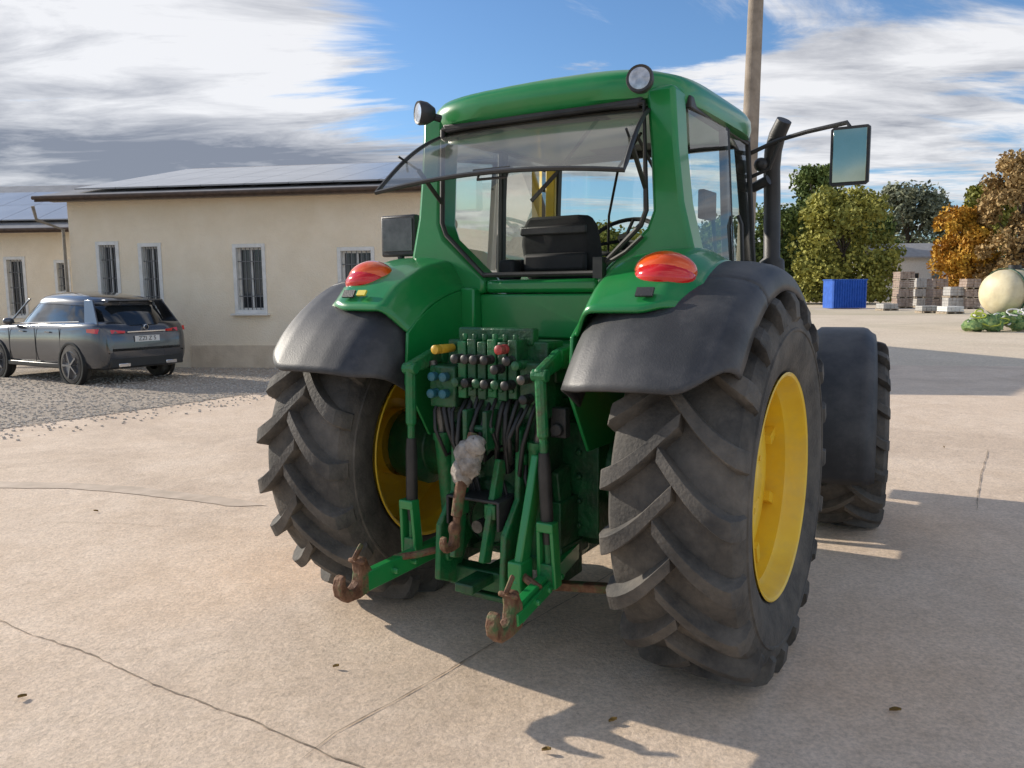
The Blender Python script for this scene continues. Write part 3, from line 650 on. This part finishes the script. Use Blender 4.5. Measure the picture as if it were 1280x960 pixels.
# ================================================================== CAR
MT['carpaint'] = mat('dark_grey_car_paint', (.075,.080,.088), (.09,.095,.105), rough=.2, metal=.55, coat=1, scale=2)
MT['carblk'] = mat('car_black_trim', (.012,.012,.013), (.02,.02,.02), rough=.4)
MT['carglass'] = mat('car_glass', (.012,.014,.016), (.02,.024,.028), rough=.05, coat=1)
MT['alloy'] = mat('alloy_rim', (.25,.25,.26), (.35,.35,.36), rough=.3, metal=.8)
hd_ = Vector((-.84,.54,0)).normalized(); rgt = Vector((hd_.y,-hd_.x,0))
rw = Vector((-8.45,15.6,0)); cpos = rw + rgt*.80 + hd_*1.42
CAR = thing('parked_car', 'dark grey rounded off-road car parked on gravel beside the beige building', 'car', (cpos.x,cpos.y,0), atan2(hd_.y,hd_.x)-pi/2)
ZS = 1.065
def cs(y, w, zb, zt, cr=.03):
    zt *= ZS
    h = [(0,zb),(.7*w,zb),(.93*w,zb+.05),(.985*w,zb+.18),(w*1.0,zb+.40*(zt-zb)),(w*1.0,zb+.62*(zt-zb)),(w*.985,zt-.14),(w*.955,zt-.05),(w*.89,zt),(.5*w,zt+cr),(0,zt+cr*1.3)]
    return [Vector((x,y,z)) for x, z in h] + [Vector((-x,y,z)) for x, z in h[-2:0:-1]]
ST = [(-2.43,.72,.52,.74,.0),(-2.415,.80,.42,.88,.0),(-2.37,.87,.35,1.00,.01),(-2.28,.92,.30,1.09,.015),(-2.1,.95,.28,1.13,.02),(-1.8,.972,.27,1.13,.02),(-1.4,.985,.26,1.12,.02),(-1.0,.968,.26,1.11,.02),(0,.960,.26,1.09,.02),(1.0,.965,.26,1.06,.03),(1.4,.975,.27,1.04,.045),(1.8,.95,.28,.99,.06),(2.15,.90,.30,.91,.05),(2.32,.82,.34,.80,.03),(2.38,.68,.42,.66,.0)]
body = MB().rings([cs(*q) for q in ST]).build('body', 'carpaint', CAR, ang=50)
def gr(w, y0, y1, z, n=48, e=3.6, drop=0):
    o = []
    for k in range(n):
        t = 2*pi*k/n; c_, s_ = cos(t), sin(t)
        x = w*math.copysign(abs(c_)**(2/e), c_); y = (y0+y1)/2+(y1-y0)/2*math.copysign(abs(s_)**(2/e), s_)
        if y < -1: x *= 1-.07*(-1-y)
        o.append(Vector((x, y, (z - .03*(x/.7)**2 - .05*max(0,-y-.6)*drop)*ZS)))
    return o
MB().rings([gr(.90,-2.34,1.22,1.07), gr(.855,-2.22,.95,1.24), gr(.79,-2.03,.64,1.42), gr(.73,-1.86,.40,1.56,drop=1)]).build('glasshouse', 'carglass', CAR, ang=60)
MB().rings([gr(.775,-1.99,.50,1.50,drop=1), gr(.75,-2.02,.44,1.56,drop=1), gr(.69,-1.88,.34,1.617,drop=1), gr(.58,-1.7,.2,1.652,drop=1), gr(.38,-1.4,-.05,1.678,drop=1), gr(.05,-.8,-.5,1.69)]).build('roof', 'carpaint', CAR, ang=60)
for s in (1,-1):
    def side(y0, z0, w0, y1, z1, w1, b0, b1):
        pm = MB(); pm.rings([[Vector((s*w0,y0-b0/2,z0*ZS)),Vector((s*w0,y0+b0/2,z0*ZS)),Vector((s*(w0-.03),y0+b0/2,z0*ZS)),Vector((s*(w0-.03),y0-b0/2,z0*ZS))],
                  [Vector((s*w1,y1-b1/2,z1*ZS)),Vector((s*w1,y1+b1/2,z1*ZS)),Vector((s*(w1-.03),y1+b1/2,z1*ZS)),Vector((s*(w1-.03),y1-b1/2,z1*ZS))]])
        pm.build('pillar', 'carpaint', CAR, bevel=.012)
    side(-2.0,1.09,.865,-1.74,1.53,.735,.46,.30)
    side(1.10,1.05,.885,.42,1.56,.74,.08,.07)
MB().box((0,-2.03,1.515*ZS), (1.16,.24,.035)).build('roof_spoiler', 'carpaint', CAR, bevel=.014)
for s in (1,-1):
    for y in (1.45,-1.42):
        MB().lathe([(s*.90,.45),(s*.993,.44),(s*.996,.42),(s*.99,.385)], c=(0,y,.38), seg=36).build('wheel_arch', 'carblk', CAR)
        tw = MB().lathe([(s*.76,.22),(s*.76,.34),(s*.79,.365),(s*.95,.365),(s*.99,.35),(s*.998,.28),(s*.98,.275)], c=(0,y,.366), seg=36).build('wheel', 'rubber', CAR)
        rm = MB().lathe([(s*.988,.282),(s*.992,.27),(s*.955,.26),(s*.93,.05),(s*.972,.04),(s*.972,.005)], c=(0,y,.366), seg=36)
        for k in range(5):
            t = 2*pi*k/5; rm.bar((s*.975,y,.366), (s*.982,y+.265*cos(t),.366+.265*sin(t)), .07, .035)
        rm.build('rim', 'alloy', tw)
    MB().rings([[Vector((s*x,y,z*1.05)) for x,y,z in q] for q in ([(.972,-2.02,1.03),(.972,-2.02,.97),(.94,-2.1,.97),(.94,-2.1,1.03)],[(.945,-2.27,1.035),(.955,-2.27,.95),(.7,-2.40,.94),(.7,-2.385,1.01)],[(.45,-2.43,.985),(.45,-2.435,.945),(.42,-2.36,.945),(.42,-2.36,.98)])]).build('tail_light', 'red', CAR, ang=50)
    for yd in (-.62,.38): MB().box((s*.972,yd,1.0), (.03,.18,.025)).build('door_handle', 'alloy', CAR)
    MB().ball((s*1.03,.75,1.2), (.11,.09,.075), 14).bar((s*.9,.78,1.16),(s*1.0,.76,1.16),.05,.03).build('side_mirror', 'carpaint', CAR)
    for yd in (-.12,-1.05,.92): MB().box((s*.9665,yd,.73), (.010,.010,.70)).build('door_gap', 'carblk', CAR)
    MB().tube([(s*.93,1.1,1.075*ZS),(s*.93,0,1.105*ZS),(s*.935,-1.0,1.125*ZS),(s*.92,-1.7,1.14*ZS)], .010, 6).build('window_trim', 'chrome', CAR)
    MB().box((s*.965,0,.34), (.05,2.0,.10)).build('sill_trim', 'carblk', CAR, bevel=.02)
MB().box((0,-2.38,.43), (1.55,.10,.20)).build('rear_bumper_trim', 'carblk', CAR, bevel=.02)
for x in (-.5,.5): MB().box((x,-2.435,.38), (.24,.03,.07)).build('exhaust_tip', 'chrome', CAR, bevel=.01)
MB().box((0,-2.425,1.01), (.80,.02,.02)).build('tailgate_trim', 'chrome', CAR)
MB().lathe([(-2.43,.045),(-2.425,.055),(-2.36,.055)], c=(0,0,1.09), axis='y', seg=20).build('tailgate_emblem', 'chrome', CAR)
npl = MB().box((0,-2.442,.87), (.52,.012,.115)).build('number_plate', 'white', CAR)
cv = bpy.data.curves.new('t', 'FONT'); cv.body = 'ZZI Z 5'; cv.size = .115; cv.align_x = 'CENTER'; cv.align_y = 'CENTER'; cv.extrude = .001
to = bpy.data.objects.new('tmp', cv); COL.objects.link(to)
bpy.context.view_layer.update()
tm = bpy.data.meshes.new_from_object(to.evaluated_get(bpy.context.evaluated_depsgraph_get())); bpy.data.objects.remove(to)
tm.materials.clear(); tm.materials.append(MT['carblk'])
pt = bpy.data.objects.new('plate_lettering', tm); COL.objects.link(pt); pt.parent = npl; pt.location = (0,-2.4505,.87); pt.rotation_euler = (pi/2,0,0)
# ================================================================== TREES
MT['bark'] = mat('bark', (.06,.045,.03), (.12,.09,.065), rough=.9, scale=6, bump=.6)
def leafmat(n, a, b): return mat(n, a, b, rough=.7, scale=.45, detail=8, lo=.38, hi=.62, spec=.3)
LM = {'green': leafmat('green_leaves', (.08,.12,.03), (.17,.22,.06)), 'dark': leafmat('dark_leaves', (.05,.085,.028), (.11,.15,.05)),
      'yel': leafmat('yellow_green_leaves', (.16,.17,.035), (.36,.34,.07)), 'orange': leafmat('orange_leaves', (.42,.20,.03), (.66,.40,.05)),
      'brown': leafmat('brown_leaves', (.26,.17,.07), (.46,.31,.13)), 'grey': leafmat('grey_green_leaves', (.15,.17,.10), (.27,.28,.19))}
def tree(px, pbase, Y, ptop, wpx, leaf, label, seed, dens=1.0, low=.15, group=None):
    rn = random.Random(seed)
    b = at(px, pbase, Y); H = at(px, ptop, Y).z; W = wpx*Y/1000/2
    T = thing('tree', label, 'tree', (b.x, Y, 0), 0, group)
    tk = MB(); tk.tube([(0,0,0),(.1,0,H*.3),(0,.1,H*.6),(.1,0,H*.85)], [H*.026,H*.020,H*.012,.03], 8)
    cl_ = []
    nC = int(54*dens)
    for i in range(nC):
        z = H*(low+(1-low)*rn.random()**.85); f = (z/H-low)/(1-low)
        rad = W*(.50+.55*sin(pi*min(1,max(0,.16+f*.76))))*(.85 if f > .85 else 1)
        a = rn.uniform(0,2*pi); rr_ = rad*sqrt(rn.random())*.88
        z = min(z, H*.95)
        cl_.append((Vector((rr_*cos(a), rr_*sin(a)*.8, z)), rn.uniform(.14,.27)*W))
        if i % 4 == 0: tk.tube([(0,0,max(H*.2,z*.55)), (rr_*cos(a)*.5, rr_*sin(a)*.4, z*.8), cl_[-1][0]], [H*.009,H*.006,.02], 5)
    tk.build('trunk', 'bark', T, ang=70)
    cr = MB(); ls = .0028*Y
    for c, r in cl_:
        for k in range(230):
            d = Vector((rn.gauss(0,1), rn.gauss(0,1), rn.gauss(0,.75))); d = d.normalized()*r*(rn.random()**.5)*1.35
            p = c+d
            if p.z < H*low*.7: continue
            u = Vector((rn.gauss(0,1), rn.gauss(0,1), rn.gauss(0,1))).normalized(); w = u.cross(Vector((rn.gauss(0,1), rn.gauss(0,1), rn.gauss(0,1)))).normalized()
            s_ = ls*rn.uniform(.5,1.3)
            cr._add([p-u*s_, p+w*s_*.6, p+u*s_, p-w*s_*.6], [(0,1,2,3)])
    cr.build('crown', LM[leaf], T)
    return T
tree(1052,372,78,243,132,'yel','broad yellow-green bushy tree behind the blue container',1,1.6,.03)
tree(1022,370,96,208,98,'green','tall green tree rising behind the yellow-green one',2,1.3,.1)
tree(1132,368,112,234,104,'grey','sparse grey-green tree behind the white house',3,1.0,.12)
tree(1272,366,80,192,100,'brown','big brown-leaved autumn tree at the right edge of the yard',4,1.3,.08)
tree(1203,368,84,262,80,'orange','orange autumn tree right of the white house',5,1.3,.08)
tree(1236,366,98,232,88,'yel','yellow-green tree between the orange and the brown autumn trees',6,1.2,.08)
tree(975,370,84,262,90,'green','green tree seen just right of the tractor cab',7,1.1,.1)
tree(900,368,85,280,100,'green','green tree seen through the right cab window',8,1,.1)
tree(815,368,88,290,110,'yel','pale green tree seen through the windscreen, right part',9,1,.1)
tree(730,368,90,285,110,'yel','yellowish tree seen through the middle of the windscreen',10,1,.1)
tree(1085,368,104,278,90,'green','low green tree left of the white house',14,1.1,.05)
mb = MB(); rn = random.Random(12)
for i in range(16000):
    x = rn.uniform(-40,110); p = Vector((x, 135+rn.uniform(-3,3), rn.random()**.7*(8+1.5*sin(x*.3)+sin(x*.9))))
    u = Vector((rn.gauss(0,1), rn.gauss(0,1), rn.gauss(0,1))).normalized(); w = u.cross(Vector((rn.gauss(0,1),rn.gauss(0,1),rn.gauss(0,1)))).normalized()
    mb._add([p-u*.6, p+w*.4, p+u*.6, p-w*.4], [(0,1,2,3)])
tag(mb.build('distant_woodland', LM['green']), 'far-off belt of green woodland along the horizon', 'woodland', kind='stuff')
# ================================================================== YARD CLUTTER (right)
MT['blue'] = mat('blue_sheet', (.015,.09,.42), (.03,.13,.55), rough=.5, scale=3)
MT['brick'] = mat('block_stack', (.24,.17,.13), (.42,.33,.27), rough=.9, scale=3)
MT['greyb'] = mat('grey_blocks', (.34,.33,.31), (.50,.48,.45), rough=.9, scale=3)
MT['wood'] = mat('grey_wood', (.30,.24,.17), (.46,.38,.29), rough=.85, scale=5)
MT['wroof'] = mat('grey_roof', (.30,.29,.28), (.40,.39,.38), rough=.7, scale=2)
MT['tank'] = mat('beige_tank', (.62,.53,.32), (.74,.66,.45), rough=.5, scale=2, dust=.4)
MT['lime'] = mat('lime_hose', (.42,.50,.06), (.50,.58,.10), rough=.5)
MT['net'] = mat('green_netting', (.06,.16,.06), (.30,.40,.14), rough=.8, scale=9, bump=1, bscale=20)
p = gp(1061,386); sc = p.y/1000
W_ = 43*sc; H_ = at(1061,350,p.y).z
mb = MB(); n_ = 14
pts = []
for i in range(n_*2+1): pts.append((-W_/2+W_*i/(n_*2), -.12 if i % 2 else .0))
mb.prism([(-W_/2,1.8)]+pts+[(W_/2,1.8)], 0.05, H_, 'z')
ct = thing('blue_container', 'bright blue ribbed sheet metal container at the far side of the yard', 'container', p)
mb.build('body', 'blue', ct, ang=20); MB().box((0,.9,H_+.03), (W_+.1,1.9,.07)).build('lid', 'blue', ct)
Yh = 92; p = at(1145,372,Yh); wl = at(1096,372,Yh).x; wr = at(1188,372,Yh).x; hz = at(1145,322,Yh).z; rz_ = at(1145,304,Yh).z
hs_ = thing('white_house', 'white house with grey roof behind the stacked pallets', 'house', (p.x,Yh,0))
w2 = (wr-wl)/2
MB().prism([(-w2,0),(w2,0),(w2,hz),(-w2,hz)], 0, 8, 'y').build('wall', 'white', hs_)
MB().prism([(-.4,hz-.1),(4,rz_),(8.4,hz-.1),(8.4,hz+.1),(4,rz_+.2),(-.4,hz+.1)], -w2-.4, w2+.4).build('roof', 'wroof', hs_)
for i in range(3): 
    f = MB().box((-w2+1.4+i*2.5,-.02,2.6), (1.0,.06,1.1)).build('window', 'wood', hs_); MB().box((-w2+1.4+i*2.5,-.06,2.6), (.84,.02,.94)).build('pane', 'wglass', f)
ORD = {1:[''],2:['lower','upper'],3:['lowest','middle','topmost'],4:['lowest','second','third','topmost']}
def crates(px, pb, w, n, what, m, seed, h0=.72):
    rn = random.Random(seed); p = gp(px, pb); sc = p.y/1000; ww = w*sc
    z = 0
    for k in range(n):
        t = thing('pallet_crate', what + (', %s of its stack' % ORD[n][k] if n > 1 else ''), 'crate', (p.x+rn.uniform(-.05,.05), p.y, z), rn.uniform(-.1,.1), 'pallet crates stacked across the yard')
        h = rn.uniform(.9,1.1)*h0
        mb = MB(); nb = 4
        for r_ in range(3):
            for c_ in range(nb):
                mb.box((-ww*.47+ww*.94*(c_+.5)/nb + rn.uniform(-.01,.01), rn.uniform(-.02,.02), .14+(h-.15)*(r_+.5)/3), (ww*.94/nb-.02, 1.0, (h-.15)/3-.015))
        mb.build('load', m, t)
        mb = MB()
        for j in range(3): mb.box((-ww*.45+ww*.45*j,0,.05), (.1,1.05,.09))
        for j in range(4): mb.box((0,-.46+.3*j,.115), (ww,.14,.03))
        mb.build('pallet', 'wood', t); z += h
crates(1128,385,20,4,'brown block pallet just right of the blue container','brick',1)
crates(1149,384,20,3,'grey block pallet second from the blue container','greyb',2,.8)
crates(1170,385,20,3,'brown block pallet third from the blue container','brick',3)
crates(1191,386,20,2,'grey block pallet fourth from the blue container','greyb',4,.85)
crates(1211,386,19,3,'brown block pallet right beside the sprayer tank','brick',5)
crates(1108,388,20,1,'single low grey pallet nearest the blue container','greyb',6,.5)
crates(1160,391,24,1,'single low grey pallet in front of the block stacks','greyb',7,.45)
crates(1188,392,24,1,'single low white pallet nearest the camera','white',8,.5)
# sprayer tank trailer
p = gp(1270,412); SPR = thing('sprayer_trailer', 'beige tank sprayer trailer at the right edge of the yard', 'trailer', p, radians(20))
tp = MB().lathe([(-1.6,.01),(-1.56,.5),(-1.4,.78),(-1.1,.90),(0,.95),(1.2,.90),(1.5,.76),(1.66,.5),(1.7,.01)], c=(.6,.3,1.42), seg=32).build('tank', 'tank', SPR, ang=60)
for x in (-1.0,-.45,.4,1.2): MB().lathe([(x-.045,.955),(x-.045,.972),(x+.045,.972),(x+.045,.955)], c=(.6,.3,1.42), seg=32).build('tank_strap', 'dgreen', tp)
MB().tube([(0.1,.3,2.3),(0.1,.3,2.5)], .22, 16).build('tank_lid', 'plastic', tp)
MB().box((.5,.3,.45), (3.6,.9,.12)).bar((-1.3,.3,.45),(-2.2,.3,.35),.12,.12).build('frame', 'plastic', SPR, bevel=.02)
for s in (1,-1): MB().lathe([(-.15,.25),(-.15,.48),(-.1,.52),(.1,.52),(.15,.48),(.15,.25),(.05,.2),(.05,.01)], c=(1.2,.3+s*.85,.52), axis='y', seg=24).build('wheel', 'rubber', SPR)
rn = random.Random(9)
nh = gp(1246,414); NET = thing('netting_heap', 'crumpled heap of green and lime netting and hoses lying in front of the beige tank', 'netting', nh)
mb = MB()
for i in range(9): mb.ball((-1.0+i*.28, rn.uniform(-.2,.2), .18+rn.uniform(0,.42)*(1 if 1 < i < 8 else .3)), (rn.uniform(.28,.42),rn.uniform(.3,.4),rn.uniform(.2,.34)), 14)
for v in mb.bm.verts: v.co += Vector((rn.uniform(-1,1), rn.uniform(-1,1), rn.uniform(-1,1)))*.06; v.co.z = max(v.co.z, 0)
mb.build('net', 'net', NET, ang=30)
for i in range(16):
    c = Vector((rn.uniform(-1.1,1.2), rn.uniform(-.5,.1), .25+rn.uniform(0,.5))); rr_ = rn.uniform(.15,.35); ph = rn.uniform(0,6); tl_ = rn.uniform(-.3,.3)
    MB().tube([c+Vector((rr_*cos(t*.5+ph), tl_*cos(t*.5), max(.03-c.z, rr_*.5*sin(t*.5+ph)))) for t in range(12)], .03, 6).build('hose', 'lime' if i % 2 else 'white', NET)
# ================================================================== LIGHT + SKY
sd = Vector((.883,-.469,0)).normalized(); EL = radians(22.5)
dirv = Vector((sd.x*cos(EL), sd.y*cos(EL), -sin(EL)))
L = bpy.data.lights.new('sun','SUN'); L.energy = 5; L.angle = radians(.55); L.color = (1,.91,.78)
lo = bpy.data.objects.new('sun', L); COL.objects.link(lo); lo.rotation_euler = dirv.to_track_quat('-Z','Y').to_euler(); lo.location = (-20,12,10)
W = bpy.data.worlds.new('World'); S.world = W; W.use_nodes = True
n = W.node_tree.nodes; l = W.node_tree.links; n.clear()
out = n.new('ShaderNodeOutputWorld')
sky = n.new('ShaderNodeTexSky'); sky.sky_type = 'NISHITA'; sky.sun_disc = False; sky.sun_elevation = EL; sky.sun_rotation = atan2(-sd.x,-sd.y) % (2*pi); sky.air_density = 1.0; sky.dust_density = .4; sky.ozone_density = 3
tint = n.new('ShaderNodeMixRGB'); tint.blend_type = 'MULTIPLY'; tint.inputs[0].default_value = 1; tint.inputs[2].default_value = (.80,.96,1.12,1); l.new(sky.outputs[0], tint.inputs[1])
bg1 = n.new('ShaderNodeBackground'); bg1.inputs['Strength'].default_value = .14; l.new(tint.outputs[0], bg1.inputs[0])
tc = n.new('ShaderNodeTexCoord'); sx = n.new('ShaderNodeSeparateXYZ'); l.new(tc.outputs['Generated'], sx.inputs[0])
def mth(op, a, b=None, c=None, clamp=False):
    m = n.new('ShaderNodeMath'); m.operation = op; m.use_clamp = clamp
    for i, v in enumerate((a, b, c)):
        if v is None: continue
        if isinstance(v, (int, float)): m.inputs[i].default_value = v
        else: l.new(v, m.inputs[i])
    return m.outputs[0]
X, Y_, Z = sx.outputs
zz = mth('ADD', mth('MAXIMUM', Z, 0), .10)
cx = n.new('ShaderNodeCombineXYZ'); l.new(mth('DIVIDE', X, zz), cx.inputs[0]); l.new(mth('DIVIDE', Y_, zz), cx.inputs[1])
mp = n.new('ShaderNodeMapping'); mp.inputs['Rotation'].default_value = (0,0,radians(12)); mp.inputs['Scale'].default_value = (.42,.95,1); mp.inputs['Location'].default_value = (3.3,1.2,0)
l.new(cx.outputs[0], mp.inputs[0])
def wn(s, d, r, dist):
    z = n.new('ShaderNodeTexNoise'); z.inputs['Scale'].default_value = s; z.inputs['Detail'].default_value = d; z.inputs['Roughness'].default_value = r; z.inputs['Distortion'].default_value = dist; l.new(mp.outputs[0], z.inputs['Vector']); return z.outputs['Fac']
az = mth('ARCTAN2', X, Y_); el = mth('ARCSINE', Z)
def blob(a0, e0, sa, se):
    da = mth('DIVIDE', mth('SUBTRACT', az, radians(a0)), radians(sa)); de = mth('DIVIDE', mth('SUBTRACT', el, radians(e0)), radians(se))
    r2 = mth('ADD', mth('MULTIPLY', da, da), mth('MULTIPLY', de, de))
    return mth('POWER', 2.718, mth('MULTIPLY', r2, -1))
cov = mth('ADD', wn(1.5, 13, .64, .6), mth('MULTIPLY', blob(-27,14,16,11), .22))
cov = mth('ADD', cov, mth('MULTIPLY', blob(-18,8,14,3), .12))
cov = mth('SUBTRACT', cov, mth('MULTIPLY', blob(-5,15,8,6), .18))
cov = mth('SUBTRACT', cov, mth('MULTIPLY', blob(8,15,11,2.2), .12))
cov = mth('ADD', cov, mth('MULTIPLY', blob(22,11,14,4), .12))
mr = n.new('ShaderNodeMapRange'); mr.interpolation_type = 'SMOOTHSTEP'; mr.inputs['From Min'].default_value = .45; mr.inputs['From Max'].default_value = .58; l.new(cov, mr.inputs['Value'])
sh = mth('ADD', wn(3.2, 12, .62, .4), mth('MULTIPLY', blob(-24,8.4,18,2.8), -.34))
sh = mth('ADD', sh, mth('MULTIPLY', blob(-20,14.5,10,3.0), .18))
sh = mth('ADD', sh, mth('MULTIPLY', blob(15,11,14,4), .06))
rp = n.new('ShaderNodeValToRGB'); e = rp.color_ramp.elements; e[0].position = .24; e[0].color = (.25,.27,.33,1); e[1].position = .60; e[1].color = (.95,.95,.97,1)
l.new(sh, rp.inputs['Fac'])
bg2 = n.new('ShaderNodeBackground'); l.new(rp.outputs[0], bg2.inputs[0]); bg2.inputs['Strength'].default_value = .97
mx = n.new('ShaderNodeMixShader'); l.new(mth('MULTIPLY', mr.outputs[0], .95), mx.inputs[0]); l.new(bg1.outputs[0], mx.inputs[1]); l.new(bg2.outputs[0], mx.inputs[2]); l.new(mx.outputs[0], out.inputs['Surface'])
S.view_settings.view_transform = 'Standard'; S.view_settings.look = 'None'; S.view_settings.exposure = 0
